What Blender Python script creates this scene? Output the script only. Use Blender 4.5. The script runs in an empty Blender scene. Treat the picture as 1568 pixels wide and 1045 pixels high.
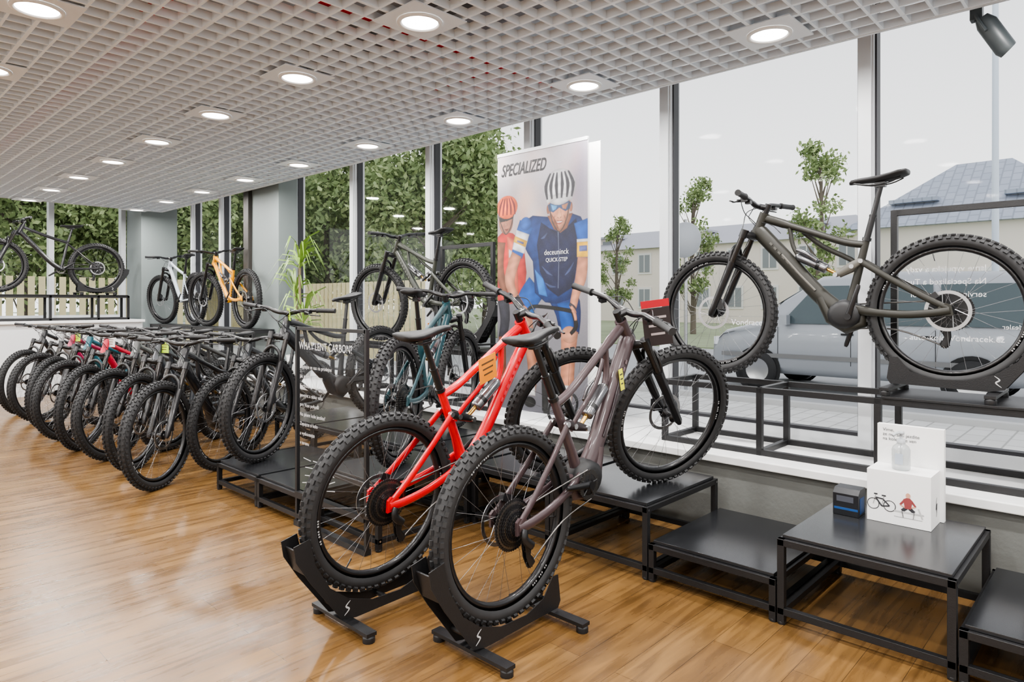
import bpy, math, random
import numpy as np
from mathutils import Vector, Matrix
random.seed(7)
V=Vector
sc=bpy.context.scene
COL=sc.collection
try: sc.view_settings.look='AgX - Medium High Contrast'
except Exception: pass
# ------------------------------------------------------------------ materials
_m={}
def mat(name,col,rough=.5,metal=0,emis=0,alpha=1,coat=0,var=0,bump=0,scale=8,trans=0):
    if name in _m: return _m[name]
    m=bpy.data.materials.new(name); m.use_nodes=True
    nt=m.node_tree; b=nt.nodes['Principled BSDF']
    c=(col[0],col[1],col[2],1)
    b.inputs['Base Color'].default_value=c
    b.inputs['Roughness'].default_value=rough
    b.inputs['Metallic'].default_value=metal
    if coat: b.inputs['Coat Weight'].default_value=coat
    if trans: b.inputs['Transmission Weight'].default_value=trans
    if emis:
        b.inputs['Emission Color'].default_value=c; b.inputs['Emission Strength'].default_value=emis
    if alpha<1: b.inputs['Alpha'].default_value=alpha
    if var or bump:
        tc=nt.nodes.new('ShaderNodeTexCoord'); n=nt.nodes.new('ShaderNodeTexNoise')
        n.inputs['Scale'].default_value=scale; n.inputs['Detail'].default_value=4
        nt.links.new(tc.outputs['Object'],n.inputs['Vector'])
        if var:
            mx=nt.nodes.new('ShaderNodeMix'); mx.data_type='RGBA'
            mx.inputs[6].default_value=tuple(x*(1-var) for x in col[:3])+(1,)
            mx.inputs[7].default_value=tuple(min(1,x*(1+var)) for x in col[:3])+(1,)
            nt.links.new(n.outputs['Fac'],mx.inputs[0]); nt.links.new(mx.outputs[2],b.inputs['Base Color'])
        if bump:
            bp=nt.nodes.new('ShaderNodeBump'); bp.inputs['Strength'].default_value=bump; bp.inputs['Distance'].default_value=.01
            nt.links.new(n.outputs['Fac'],bp.inputs['Height']); nt.links.new(bp.outputs['Normal'],b.inputs['Normal'])
    _m[name]=m; return m
def glassmat(name,tint=(1,1,1),refl=.06,k=.25):
    m=bpy.data.materials.new(name); m.use_nodes=True; nt=m.node_tree; nt.nodes.clear()
    o=nt.nodes.new('ShaderNodeOutputMaterial'); t=nt.nodes.new('ShaderNodeBsdfTransparent'); g=nt.nodes.new('ShaderNodeBsdfGlossy')
    t.inputs[0].default_value=(*tint,1); g.inputs['Roughness'].default_value=.03
    lw=nt.nodes.new('ShaderNodeLayerWeight'); lw.inputs[0].default_value=.25
    mm=nt.nodes.new('ShaderNodeMath'); mm.operation='MULTIPLY_ADD'; mm.inputs[1].default_value=k; mm.inputs[2].default_value=refl
    x=nt.nodes.new('ShaderNodeMixShader')
    nt.links.new(lw.outputs['Fresnel'],mm.inputs[0]); nt.links.new(mm.outputs[0],x.inputs[0])
    nt.links.new(t.outputs[0],x.inputs[1]); nt.links.new(g.outputs[0],x.inputs[2]); nt.links.new(x.outputs[0],o.inputs[0])
    return m
RUB=mat('tire_rubber',(.020,.020,.021),.6,var=.2,scale=30)
BLK=mat('black_anodised',(.009,.009,.010),.35,coat=.2)
MBLK=mat('matte_black_plastic',(.012,.012,.013),.5)
STEEL=mat('brushed_steel',(.5,.5,.51),.28,1)
SPK=mat('spoke_steel',(.30,.30,.31),.3,.9)
CHAINM=mat('chain_steel',(.20,.19,.18),.35,1)
POWD=mat('powder_coated_steel',(.010,.010,.011),.45,bump=.1,scale=200)
PTOP=mat('platform_laminate',(.018,.019,.021),.22,var=.15,scale=3)
GOLD=mat('fork_stanchion',(.04,.037,.035),.15,.6)
SHK=mat('shock_can',(.22,.22,.23),.22,.9)
SHAFT=mat('shock_shaft_gold',(.62,.40,.12),.2,.9)
WHITE=mat('white_card',(.8,.8,.79),.6)
ALU=mat('aluminium_frame',(.66,.68,.70),.4,.05,var=.05)
DARKF=mat('dark_window_gasket',(.03,.03,.035),.5)
# ------------------------------------------------------------------ mesh builder
class MB:
    def __init__(s): s.v=[];s.f=[];s.m=[];s.sm=[];s.mats=[];s.M=Matrix.Identity(4)
    def mi(s,m):
        if m not in s.mats: s.mats.append(m)
        return s.mats.index(m)
    def add(s,vs,fs,m,smooth=True):
        b=len(s.v); M=s.M; i=s.mi(m)
        s.v.extend([tuple(M@V(p)) for p in vs])
        for f in fs: s.f.append([b+k for k in f]); s.m.append(i); s.sm.append(smooth)
    def box(s,c,d,m,R=None):
        x,y,z=d[0]/2,d[1]/2,d[2]/2
        vs=[V((a*x,b*y,e*z)) for a in(-1,1) for b in(-1,1) for e in(-1,1)]
        if R is not None: vs=[R@p for p in vs]
        vs=[p+V(c) for p in vs]
        s.add(vs,[(0,1,3,2),(4,6,7,5),(0,4,5,1),(2,3,7,6),(0,2,6,4),(1,5,7,3)],m,False)
    def bb(s,a,b,m):
        s.box([(a[i]+b[i])/2 for i in range(3)],[abs(b[i]-a[i]) for i in range(3)],m)
    def tube(s,pts,r,m,n=10,ref=(0,1,0),cap=True):
        pts=[V(p) for p in pts]; N=len(pts); vs=[]
        if not isinstance(r,(list,)): r=[r]*N
        for i,p in enumerate(pts):
            t=(pts[min(i+1,N-1)]-pts[max(i-1,0)]).normalized()
            rf=V(ref)
            if abs(rf.dot(t))>.97: rf=V((0,0,1)) if abs(t.z)<.9 else V((1,0,0))
            a=(rf-t*rf.dot(t)).normalized(); o=t.cross(a)
            rr=r[i]; rs,ro=(rr if isinstance(rr,tuple) else (rr,rr))
            for k in range(n):
                an=2*math.pi*k/n; vs.append(p+a*rs*math.cos(an)+o*ro*math.sin(an))
        fs=[]
        for i in range(N-1):
            for k in range(n):
                k2=(k+1)%n; fs.append((i*n+k,i*n+k2,(i+1)*n+k2,(i+1)*n+k))
        s.add(vs,fs,m,True)
        if cap:
            s.add([vs[k] for k in range(n)],[tuple(range(n))[::-1]],m,False)
            s.add([vs[(N-1)*n+k] for k in range(n)],[tuple(range(n))],m,False)
    def lathe(s,prof,m,n=32,c=(0,0,0),closed=False,smooth=True,axis='y'):
        vs=[];K=len(prof)
        for i in range(n):
            a=2*math.pi*i/n
            for r,y in prof:
                p=(r*math.cos(a),y,r*math.sin(a)) if axis=='y' else (r*math.cos(a),-r*math.sin(a),y)
                vs.append(V(c)+V(p))
        fs=[]
        kk=K if closed else K-1
        for i in range(n):
            j=(i+1)%n
            for k in range(kk):
                k2=(k+1)%K; fs.append((i*K+k,i*K+k2,j*K+k2,j*K+k))
        s.add(vs,fs,m,smooth)
    def prism(s,poly,y0,y1,m,plane='xz'):
        n=len(poly)
        if plane=='xz': A=[(p[0],y0,p[1]) for p in poly];B=[(p[0],y1,p[1]) for p in poly]
        elif plane=='xy': A=[(p[0],p[1],y0) for p in poly];B=[(p[0],p[1],y1) for p in poly]
        else: A=[(y0,p[0],p[1]) for p in poly];B=[(y1,p[0],p[1]) for p in poly]
        s.add(A+B,[tuple(range(n)),tuple(range(2*n-1,n-1,-1))]+[(i,(i+1)%n,n+(i+1)%n,n+i) for i in range(n)],m,False)
    def loft(s,loops,m,cap=True,smooth=True):
        n=len(loops[0]); vs=[p for l in loops for p in l]; fs=[]
        for i in range(len(loops)-1):
            for k in range(n):
                k2=(k+1)%n; fs.append((i*n+k,i*n+k2,(i+1)*n+k2,(i+1)*n+k))
        if cap: fs+= [tuple(range(n))[::-1],tuple(range((len(loops)-1)*n,len(loops)*n))]
        s.add(vs,fs,m,smooth)
    def mesh(s,name):
        me=bpy.data.meshes.new(name); me.from_pydata(s.v,[],s.f)
        for m in s.mats: me.materials.append(m)
        me.polygons.foreach_set('material_index',s.m); me.polygons.foreach_set('use_smooth',s.sm)
        me.update(); return me
    def obj(s,name,parent=None,M=None,bevel=0):
        o=bpy.data.objects.new(name,s.mesh(name)); COL.objects.link(o)
        if parent: o.parent=parent
        if M is not None: o.matrix_basis=M
        if bevel:
            b=o.modifiers.new('bevel','BEVEL'); b.width=bevel; b.segments=2; b.limit_method='ANGLE'
        return o
def empty(name,M=None):
    e=bpy.data.objects.new(name,None); COL.objects.link(e); e.empty_display_size=.1
    if M is not None: e.matrix_basis=M
    return e
def cr(P,k=5):
    P=[V(p) for p in P]; out=[]
    for i in range(len(P)-1):
        a=P[max(i-1,0)];b=P[i];c=P[i+1];d=P[min(i+2,len(P)-1)]
        for j in range(k):
            t=j/k; out.append(.5*((2*b)+(c-a)*t+(2*a-5*b+4*c-d)*t*t+(3*b-a-3*c+d)*t**3))
    out.append(P[-1]); return out
TXTIN=Matrix(((0,0,-1,0),(-1,0,0,0),(0,1,0,0),(0,0,0,1)))
TXTOUT=Matrix(((0,0,1,0),(1,0,0,0),(0,1,0,0),(0,0,0,1)))
def text(name,body,loc,size,m,parent=None,R=TXTIN,shear=0,sx=1,align='LEFT',off=0):
    c=bpy.data.curves.new(name,'FONT'); c.body=body; c.size=size; c.shear=shear; c.align_x=align; c.offset=off
    c.materials.append(m); o=bpy.data.objects.new(name,c); COL.objects.link(o)
    o.matrix_basis=Matrix.Translation(loc)@R@Matrix.Diagonal((sx,1,1,1))
    if parent: o.parent=parent
    return o
# ------------------------------------------------------------------ wheels
R=.372
def gear(b,y,ri,ro,teeth,m,th=.002):
    n=teeth*2; vs=[];fs=[]
    for sy in(-th/2,th/2):
        for i in range(n):
            a=2*math.pi*i/n; r=ro if i%2 else ro-.004
            vs.append((r*math.cos(a),y+sy,r*math.sin(a)))
        for i in range(n):
            a=2*math.pi*i/n; vs.append((ri*math.cos(a),y+sy,ri*math.sin(a)))
    for i in range(n):
        j=(i+1)%n
        fs+=[(i,j,n+j,n+i),(2*n+j,2*n+i,3*n+i,3*n+j),(i,2*n+i,2*n+j,j),(n+j,3*n+j,3*n+i,n+i)]
    b.add(vs,fs,m,False)
def rotor(b,y):
    b.lathe([(.1,y-.001),(.1,y+.001),(.084,y+.001),(.084,y-.001)],STEEL,36,closed=True,smooth=False)
    for i in range(6):
        a=i*math.pi/3
        b.tube([(.03*math.cos(a),y,.03*math.sin(a)),(.088*math.cos(a+.5),y,.088*math.sin(a+.5))],(.0025),STEEL,4)
    b.lathe([(.0,y),(.033,y)],BLK,12)
def wheel(rear):
    b=MB()
    prof=[(.341+.029*math.cos(a),.032*math.sin(a)) for a in [math.radians(-140+28*i) for i in range(11)]]
    b.lathe(prof,RUB,64)
    for i in range(64):
        for (ang,off) in((-60,0),(-24,.5),(24,0),(60,.5)):
            a=2*math.pi*(i+off)/64; th=math.radians(ang)
            r=.341+.033*math.cos(th); y=.034*math.sin(th)
            Rm=Matrix.Rotation(-a,3,'Y')@Matrix.Rotation(th,3,'Z')
            b.box((r*math.cos(a),y,r*math.sin(a)),(.010,.014,.018),RUB,Rm)
    b.lathe([(.316,-.014),(.320,-.016),(.297,-.013),(.293,0),(.297,.013),(.320,.016),(.316,.014)],BLK,56)
    n=28
    for i in range(n):
        a=2*math.pi*i/n; s=1 if i%2 else -1; d=.5 if (i//2)%2 else -.5
        b.tube([(.024*math.cos(a+d*2.2),s*.028,.024*math.sin(a+d*2.2)),(.296*math.cos(a),s*.004,.296*math.sin(a))],.0010,SPK,3,cap=False)
    b.lathe([(0,-.062),(.012,-.062),(.012,-.034),(.027,-.031),(.027,-.026),(.014,-.02),(.014,.02),(.027,.026),(.027,.031),(.012,.034),(.012,.062),(0,.062)],BLK,14)
    rotor(b,.042)
    if rear:
        for k,(r) in enumerate((.102,.092,.082,.073,.065,.058,.051,.044,.038,.032,.027,.022)):
            gear(b,-.030-.0036*k,max(.012,r-.022),r,int(r*2*math.pi/.0127),CHAINM if k%3==1 else BLK)
        b.lathe([(.09,-.0295),(.02,-.029)],BLK,24)
        b.lathe([(.019,-.072),(0,-.074)],STEEL,12)
    else:
        b.lathe([(.018,-.064),(0,-.066)],BLK,12)
    b.tube([(0,0,.300),(0,0,.255)],.003,BLK,5)
    DEC=mat('rim_decal',(.35,.35,.35),.4)
    for a0 in(0.6,3.7):
        for s in(-1,1):
            for i in range(10):
                if i in(3,7): continue
                a=a0+i*.035; b.box((.310*math.cos(a),s*.0168,.310*math.sin(a)),(.007,.0008,.006),DEC,Matrix.Rotation(-a,3,'Y'))
    return b.mesh('rear_wheel' if rear else 'front_wheel')
W_R=wheel(True); W_F=wheel(False)
# ------------------------------------------------------------------ bike
def bike(name,rear,head,col,pitch=0,steer=0,ebike=False,hard=False,sadz=1.03,fork=None,accent=None,pedals=False,colname=None,rough=.32,lean=0,crank=-35,dropper=True,coat=.35):
    fm=mat('frame_paint_'+(colname or name+str(len(_m))),col,rough,coat=coat,var=.06,scale=4)
    am=accent or fm; fk=fork or BLK
    M=Matrix.Translation(rear)@Matrix.Rotation(math.radians(head),4,'Z')@Matrix.Rotation(math.radians(lean),4,'X')@Matrix.Rotation(math.radians(-pitch),4,'Y')@Matrix.Translation((0,0,-R))
    e=empty(name,M)
    b=MB()
    k=1.4 if ebike else 1.0
    HB=V((.962,0,.832)); HT=V((.912,0,.94)); ax=V((-.415,0,.91))
    b.tube([HB-ax*.01,HB+ax*.02,(HB+HT)/2,HT-ax*.01,HT+ax*.012],[.031,.031,.027,.029,.029],fm,14)
    b.tube(cr([(.955,0,.862),(.90,0,.80),(.76,0,.64),(.62,0,.475),(.52,0,.385),(.46,0,.352)],4),
           [(.022*k,.028*k)]*2+[(.025*k,.032*k)]*12+[(.026*k,.033*k)]*7,fm,14)
    if not hard:
        b.tube(cr([(.918,0,.925),(.80,0,.878),(.62,0,.805),(.47,0,.745),(.372,0,.725)],4),[(.02,.025)]*5+[(.018,.019)]*12,fm,12)
        b.tube([(.45,0,.40),(.43,0,.50),(.366,0,.755)],[(.024,.03),(.020,.022),.0185],fm,12)
        for s in(-1,1):
            b.tube(cr([(.455,s*.034,.395),(.36,s*.046,.372),(.20,s*.060,.355),(.06,s*.072,.362),(-.015,s*.072,.374)],3),[(.011,.024)]*4+[(.010,.020)]*9,fm,10)
            b.tube(cr([(-.005,s*.070,.385),(.10,s*.066,.445),(.26,s*.052,.548),(.385,s*.040,.635)],3),[(.008,.016)]*10,fm,10)
            b.prism([(-.03,.350),(.03,.347),(.035,.39),(0,.41),(-.02,.40)],s*.064,s*.076,fm)
            b.tube([(.385,s*.041,.640),(.43,s*.040,.615),(.515,s*.032,.570)],[(.006,.017),(.007,.023),(.006,.014)],am if accent else BLK,10)
            for p in((.385,.638),(.43,.612),(.512,.572),(.455,.395)):
                b.tube([(p[0],s*.030,p[1]),(p[0],s*.050,p[1])],.012,STEEL,10)
        b.tube([(.505,0,.572),(.575,0,.610)],.010,SHAFT,10)
        b.tube([(.565,0,.604),(.568,0,.606),(.575,0,.610),(.71,0,.683),(.73,0,.694)],[.020,.028,.028,.028,.014],SHK,14)
        b.tube([(.60,0,.6236),(.618,0,.633)],.029,BLK,14)
        b.tube(cr([(.72,0,.689),(.75,0,.75),(.765,0,.85)],3),[(.016,.012)]*7,fm,8)
        b.tube(cr([(.61,.034,.655),(.66,.040,.695),(.715,.030,.722)],3),.013,SHK,10)
        b.tube(cr([(.405,-.034,.60),(.46,-.044,.655),(.60,-.042,.735),(.70,-.026,.825)],3),[(.007,.014)]*10,fm,8)
    else:
        b.tube(cr([(.918,0,.925),(.80,0,.875),(.60,0,.80),(.40,0,.74),(.372,0,.735)],4),[(.018,.021)]*17,fm,12)
        b.tube([(.45,0,.37),(.366,0,.77)],[.019,.017],fm,12)
        for s in(-1,1):
            b.tube(cr([(.44,s*.025,.355),(.30,s*.05,.352),(.12,s*.066,.362),(0,s*.070,.372)],3),[(.008,.013)]*10,fm,8)
            b.tube(cr([(0,s*.070,.385),(.14,s*.06,.50),(.30,s*.035,.65),(.375,s*.016,.715)],3),[(.007,.008)]*10,fm,8)
    if ebike:
        b.loft([[(.475+rx*math.cos(a)*1.15,y,.355+rx*math.sin(a)*1.05) for a in [2*math.pi*i/18 for i in range(18)]] for y,rx in((-.064,.045),(-.056,.068),(0,.080),(.056,.068),(.064,.045))],MBLK)
        b.tube([(.60,0,.45),(.55,0,.33),(.47,0,.275),(.39,0,.31),(.385,0,.40)],[(.045,.03),(.048,.03),(.048,.025),(.04,.03),(.03,.02)],fm,12)
        for s in(-1,1): b.tube([(.80,s*.036,.70),(.70,s*.041,.58),(.62,s*.038,.49)],[(.004,.007)]*3,am,8)
    else:
        b.lathe([(.0,-.046),(.024,-.046),(.024,.046),(0,.046)],fm,14,c=(.445,0,.345))
    lm=mat('lettering_'+(colname or 'x'),tuple(min(.6,c*2.2+.04) for c in col),.4)
    for s in(-1,1):
        for i in range(7):
            t=i/6; p=V((.86,s*.0275*k,.765)).lerp(V((.72,s*.0275*k,.60)),t)
            b.box(p,(.020,.002,.012),lm,Matrix.Rotation(math.radians(-50),3,'Y'))
    d=(V((.366,0,.745))-V((.43,0,.50))).normalized(); st=V((.366,0,.75)); tt=(sadz-.045-st.z)/d.z
    top=st+d*tt
    b.tube([st-d*.005,st+d*.012],.023,BLK,12)
    b.tube([st,st+d*tt*.45],.0165,BLK,12)
    if dropper: b.tube([st+d*tt*.43,st+d*tt*.47],.019,BLK,12)
    b.tube([st+d*tt*.45,top],.0135,BLK,12)
    b.box(top+V((0,0,.008)),(.05,.035,.025),BLK)
    for s in(-1,1):
        b.tube(cr([(top.x-.10,s*.03,sadz-.012),(top.x-.04,s*.022,sadz-.034),(top.x+.05,s*.022,sadz-.034),(top.x+.14,s*.008,sadz-.012)],3),.0035,BLK,6)
    loops=[]
    for (x,w,z,h) in((-.135,.035,.018,.02),(-.13,.060,.018,.03),(-.10,.072,.014,.038),(-.05,.062,.006,.040),(0,.042,.002,.038),(.05,.026,.002,.034),(.10,.020,.002,.03),(.135,.017,-.002,.026),(.145,.010,-.008,.016)):
        lp=[]
        for i in range(14):
            a=2*math.pi*i/14; y=w*math.cos(a); q=math.sin(a)
            lp.append((top.x+.005+x,y,sadz+z+(h*.28*q if q>0 else h*.75*q)))
        loops.append(lp)
    b.loft(loops,MBLK)
    C=V((.445,0,.345)); yc=-.052-(.012 if ebike else 0)
    bM=b.M; b.M=Matrix.Translation(C); gear(b,yc,.045,.066,32,CHAINM,.003); gear(b,yc,.018,.03,8,BLK,.004)
    for i in range(5):
        a=i*2*math.pi/5; b.tube([(0.015*math.cos(a),yc,.015*math.sin(a)),(.055*math.cos(a),yc,.055*math.sin(a))],.005,BLK,5)
    for s,ad in((-1,crank),(1,crank+180)):
        a=math.radians(ad); y0=s*.068; y1=s*.084
        b.tube([(0,y0,0),(.03*math.cos(a),y0+s*.004,.03*math.sin(a)),(.165*math.cos(a),y1,.165*math.sin(a)),(.178*math.cos(a),y1,.178*math.sin(a))],[(.008,.018),(.008,.015),(.007,.012),(.006,.008)],BLK,10)
        b.tube([(0,s*.04,0),(0,s*.08,0)],.017,BLK,12)
        if pedals:
            p=V((.17*math.cos(a),y1+s*.05,.17*math.sin(a)))
            b.box(p,(.095,.085,.008),MBLK)
            for q in(-1,1): b.box(p+V((q*.045,0,0)),(.012,.095,.016),MBLK)
            b.tube([(p.x,y1,p.z),(p.x,y1+s*.09,p.z)],.006,STEEL,6)
    b.M=bM
    yr=-.052
    b.tube([(.04,yr,R+.052),(.445,yc,.345+.066)],(.0045),CHAINM,4)
    b.tube(cr([(.445,yc,.345-.066),(.25,yc,.275),(.06,yr-.005,.205),(.035,yr-.005,.185)],4),.0045,CHAINM,4)
    b.tube(cr([(.01,-.082,.36),(-.005,-.09,.33),(.03,-.088,.285)],3),[(.010,.017)]*7,BLK,8)
    for yy in(-.068,-.050): b.tube([(.03,yy,.29),(.02,yy,.24),(.035,yy,.195)],[(.0015,.022),(.0015,.014),(.0015,.018)],BLK,8)
    for p in((.03,.275),(.033,.205)):
        b.M=Matrix.Translation((p[0],0,p[1])); gear(b,-.059,.006,.024,12,BLK,.004); b.M=bM
    b.box((.06,.052,.44),(.055,.03,.03),BLK,Matrix.Rotation(.6,3,'Y'))
    b.tube(cr([(.93,.02,.90),(.80,.045,.82),(.60,.035,.42)],4)[:5],.0025,BLK,5)
    b.obj('frame',e)
    P=HB; S=Matrix.Translation(P)@Matrix.Rotation(math.radians(steer),4,ax)@Matrix.Translation(-P)
    f=MB(); A=V((1.22,0,.372))
    for s in(-1,1):
        o=V((0,s*.066,0))
        f.tube([A+o-ax*.022,A+o,A+o+ax*.04,A+o+ax*.30,A+o+ax*.33],[.012,.020,.020,.0235,.025],fk,12)
        f.tube([A+o+ax*.32,A+o+ax*.50],.0178,GOLD,12)
        f.tube([A+o+ax*.485,A+o+ax*.535],.023,BLK,12)
    f.tube([A+V((0,-.066,0))+ax*.51,P+V((.012,-.02,-.012)),P+V((.012,.02,-.012)),A+V((0,.066,0))+ax*.51],[(.018,.018),(.024,.026),(.024,.026),(.018,.018)],BLK,12,ref=(0,0,1))
    f.tube([P-ax*.02,P],.03,BLK,12)
    fw=V((.91,0,.415))
    f.tube(cr([A+V((0,-.068,0))+ax*.31+fw*.012,A+V((0,-.06,0))+ax*.385+fw*.03,A+V((0,0,0))+ax*.425+fw*.04,A+V((0,.06,0))+ax*.385+fw*.03,A+V((0,.068,0))+ax*.31+fw*.012],4),[(.010,.013)]*17,fk,8,ref=(1,0,0))
    f.box(A+V((-.055,.058,.05)),(.03,.025,.06),BLK)
    T=HT+ax*.012
    f.tube([T,T+ax*.055],.019,BLK,12)
    st=T+ax*.032; cl=st+V((.045,0,.012))
    f.tube([st,cl],[(.02,.018),(.026,.018)],BLK,10)
    z0=cl.z
    for s in(-1,1):
        f.tube(cr([(cl.x,0,z0),(cl.x,s*.05,z0),(cl.x-.002,s*.11,z0+.014),(cl.x-.008,s*.17,z0+.026),(cl.x-.045,s*.385,z0+.03)],4),[.0158]*8+[.0125]*9,BLK,10,ref=(0,0,1))
        g0=V((cl.x-.024,s*.255,z0+.028)); g1=V((cl.x-.046,s*.39,z0+.031))
        f.tube([g0,g0+(g1-g0)*.04,g0+(g1-g0)*.06,g0+(g1-g0)*.94,g1],[.019,.019,.0155,.016,.018],RUB,10,ref=(0,0,1))
        c=V((cl.x-.012,s*.21,z0+.025))
        f.box(c+V((.012,0,-.006)),(.035,.02,.026),BLK)
        f.tube(cr([c+V((.02,-s*.03,-.008)),c+V((.032,s*.0,-.01)),c+V((.042,s*.02,-.012))],3),[.009]*7,BLK,8)
        f.tube(cr([c+V((.042,s*.015,-.014)),c+V((.058,s*.04,-.02)),c+V((.045,s*.075,-.022)),c+V((.044,s*.11,-.022))],3),[(.004,.007)]*10,BLK,6,ref=(0,0,1))
        f.box(c+V((.0,-s*.03,-.02)),(.03,.03,.018),BLK)
        f.tube(cr([c+V((.03,-s*.03,-.01)),c+V((.075,-s*.10,.0)),(cl.x+.075,s*.04,z0-.03),(1.0,-s*.01,.93),(.955,-s*.024,.88)],5),.0026,BLK,5)
    f.tube(cr([(cl.x+.04,-.10,z0+.01),(cl.x+.09,-.03,z0-.02),(1.02,.05,.88),(1.05,.07,.75),(1.19,.075,.46)],5),.0026,BLK,5)
    f.obj('front_fork_and_handlebar',e,S)
    for nm,me,p,MM in(('rear_wheel',W_R,(0,0,R),Matrix.Identity(4)),('front_wheel',W_F,(1.22,0,R),S)):
        o=bpy.data.objects.new(nm,me); COL.objects.link(o); o.parent=e
        o.matrix_basis=MM@Matrix.Translation(p)@Matrix.Rotation(random.random()*6,4,'Y')
    return e
def card(e,name,loc,size,col,rot,tcol=None):
    b=MB(); m=mat('card_%s_%d'%(name,int(sum(col)*100)),col,.6); b.box((0,0,0),(size[0],.002,size[1]),m)
    if tcol:
        tm=mat('card_ink_%s_%d'%(name,int(sum(tcol)*100)),tcol,.6)
        for sg_ in(-1,1):
            for i in range(3): b.box((0,sg_*.0015,size[1]*(.25-.22*i)),(size[0]*(.7-.1*i),.001,size[1]*.06),tm)
    return b.obj(name,e,Matrix.Translation(loc)@Matrix.Rotation(math.radians(rot),4,'Z'))
def stand(loc,head,name='bike_wheel_stand'):
    e=empty(name,Matrix.Translation(loc)@Matrix.Rotation(math.radians(head),4,'Z'))
    b=MB()
    po=[(-.43,.39),(-.365,.405),(-.340,.30),(-.275,.19),(-.19,.125),(-.08,.088),(.06,.084),(.16,.115),(.215,.185),(.25,.185),(.265,.075),(.25,.05),(-.16,.042),(-.225,.055),(-.36,.235),(-.42,.33)]
    for s in(-1,1): b.prism(po,s*.045,s*.049,POWD)
    for p in((-.38,.31),(-.24,.11),(.22,.08),(0,.065)):
        b.tube([(p[0],-.047,p[1]),(p[0],.047,p[1])],.011,POWD,8)
    b.box((-.395,0,.32),(.006,.09,.10),POWD,Matrix.Rotation(math.radians(-18),3,'Y'))
    for x in(-.19,.24):
        b.box((x,0,.033),(.045,.40,.014),POWD)
        for s in(-1,1): b.lathe([(0,0),(.024,0),(.024,.02),(.018,.028),(0,.028)],MBLK,12,c=(x,s*.18,0),axis='z')
    lg=mat('logo_grey',(.42,.42,.42),.5)
    for s in(-1,1):
        y=s*.0497
        b.tube(cr([(-.187,y,.118),(-.207,y,.100),(-.192,y,.086),(-.214,y,.066)],4),[(.0005,.001+.003*math.sin(math.pi*i/12)) for i in range(13)],lg,6,ref=(0,1,0))
    b.obj('stand_frame',e,bevel=.002); return e
# ------------------------------------------------------------------ room shell
def floor_material():
    m=bpy.data.materials.new('wood_plank_floor'); m.use_nodes=True; nt=m.node_tree; b=nt.nodes['Principled BSDF']; L=nt.links
    tc=nt.nodes.new('ShaderNodeTexCoord'); br=nt.nodes.new('ShaderNodeTexBrick')
    br.inputs['Scale'].default_value=1; br.inputs['Brick Width'].default_value=1.2; br.inputs['Row Height'].default_value=.15
    br.inputs['Mortar Size'].default_value=.0010; br.inputs['Color1'].default_value=(.192,.110,.042,1); br.inputs['Color2'].default_value=(.142,.077,.028,1)
    br.inputs['Mortar'].default_value=(.05,.028,.012,1); br.offset=.37
    L.new(tc.outputs['Object'],br.inputs['Vector'])
    mp=nt.nodes.new('ShaderNodeMapping'); mp.inputs['Scale'].default_value=(1.3,14,1); L.new(tc.outputs['Object'],mp.inputs[0])
    n=nt.nodes.new('ShaderNodeTexNoise'); n.inputs['Scale'].default_value=1.6; n.inputs['Detail'].default_value=8; n.inputs['Distortion'].default_value=.9; L.new(mp.outputs[0],n.inputs[0])
    n2=nt.nodes.new('ShaderNodeTexNoise'); n2.inputs['Scale'].default_value=1.3; n2.inputs['Detail'].default_value=3
    mp2=nt.nodes.new('ShaderNodeMapping'); mp2.inputs['Scale'].default_value=(1,4,1); L.new(tc.outputs['Object'],mp2.inputs[0]); L.new(mp2.outputs[0],n2.inputs[0])
    rp=nt.nodes.new('ShaderNodeValToRGB'); rp.color_ramp.elements[0].position=.30; rp.color_ramp.elements[0].color=(.48,.44,.40,1); rp.color_ramp.elements[1].position=.68; rp.color_ramp.elements[1].color=(1.2,1.18,1.12,1)
    L.new(n.outputs[0],rp.inputs[0])
    mx=nt.nodes.new('ShaderNodeMix'); mx.data_type='RGBA'; mx.blend_type='MULTIPLY'; mx.inputs[0].default_value=.9
    L.new(br.outputs['Color'],mx.inputs[6]); L.new(rp.outputs[0],mx.inputs[7])
    mx2=nt.nodes.new('ShaderNodeMix'); mx2.data_type='RGBA'; mx2.blend_type='OVERLAY'; mx2.inputs[0].default_value=.3
    L.new(mx.outputs[2],mx2.inputs[6]); L.new(n2.outputs[0],mx2.inputs[7]); L.new(mx2.outputs[2],b.inputs['Base Color'])
    rr=nt.nodes.new('ShaderNodeMapRange'); rr.inputs[3].default_value=.20; rr.inputs[4].default_value=.36; L.new(n.outputs[0],rr.inputs[0]); L.new(rr.outputs[0],b.inputs['Roughness'])
    bp=nt.nodes.new('ShaderNodeBump'); bp.inputs['Strength'].default_value=.12; bp.inputs['Distance'].default_value=.004; L.new(n.outputs[0],bp.inputs['Height']); L.new(bp.outputs[0],b.inputs['Normal'])
    return m
WALL=mat('painted_wall',(.70,.71,.72),.8,bump=.15,scale=60)
LOW=mat('grey_parapet_paint',(.16,.165,.155),.8,bump=.2,scale=40)
SILLM=mat('white_sill',(.80,.80,.79),.35)
b=MB(); b.bb((-5,-3.5,-.1),(3.58,11.2,0),floor_material()); b.obj('floor')
b=MB(); b.bb((3.58,-3.5,-.1),(4.45,12.5,.40),LOW); b.obj('wall_right')
b=MB(); b.bb((3.52,-3.5,.40),(4.42,11.14,.445),SILLM); b.obj('trim_1',bevel=.006)
b=MB(); b.bb((-5,11.2,-.1),(3.58,12.5,1.0),WALL); b.obj('wall_back')
b=MB(); b.bb((-5,11.14,1.0),(3.6,12.45,1.04),SILLM); b.obj('trim_2',bevel=.006)
b=MB(); b.bb((-5.2,-3.5,-.1),(-5,12.5,3.4),WALL); b.obj('wall_left')
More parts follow.
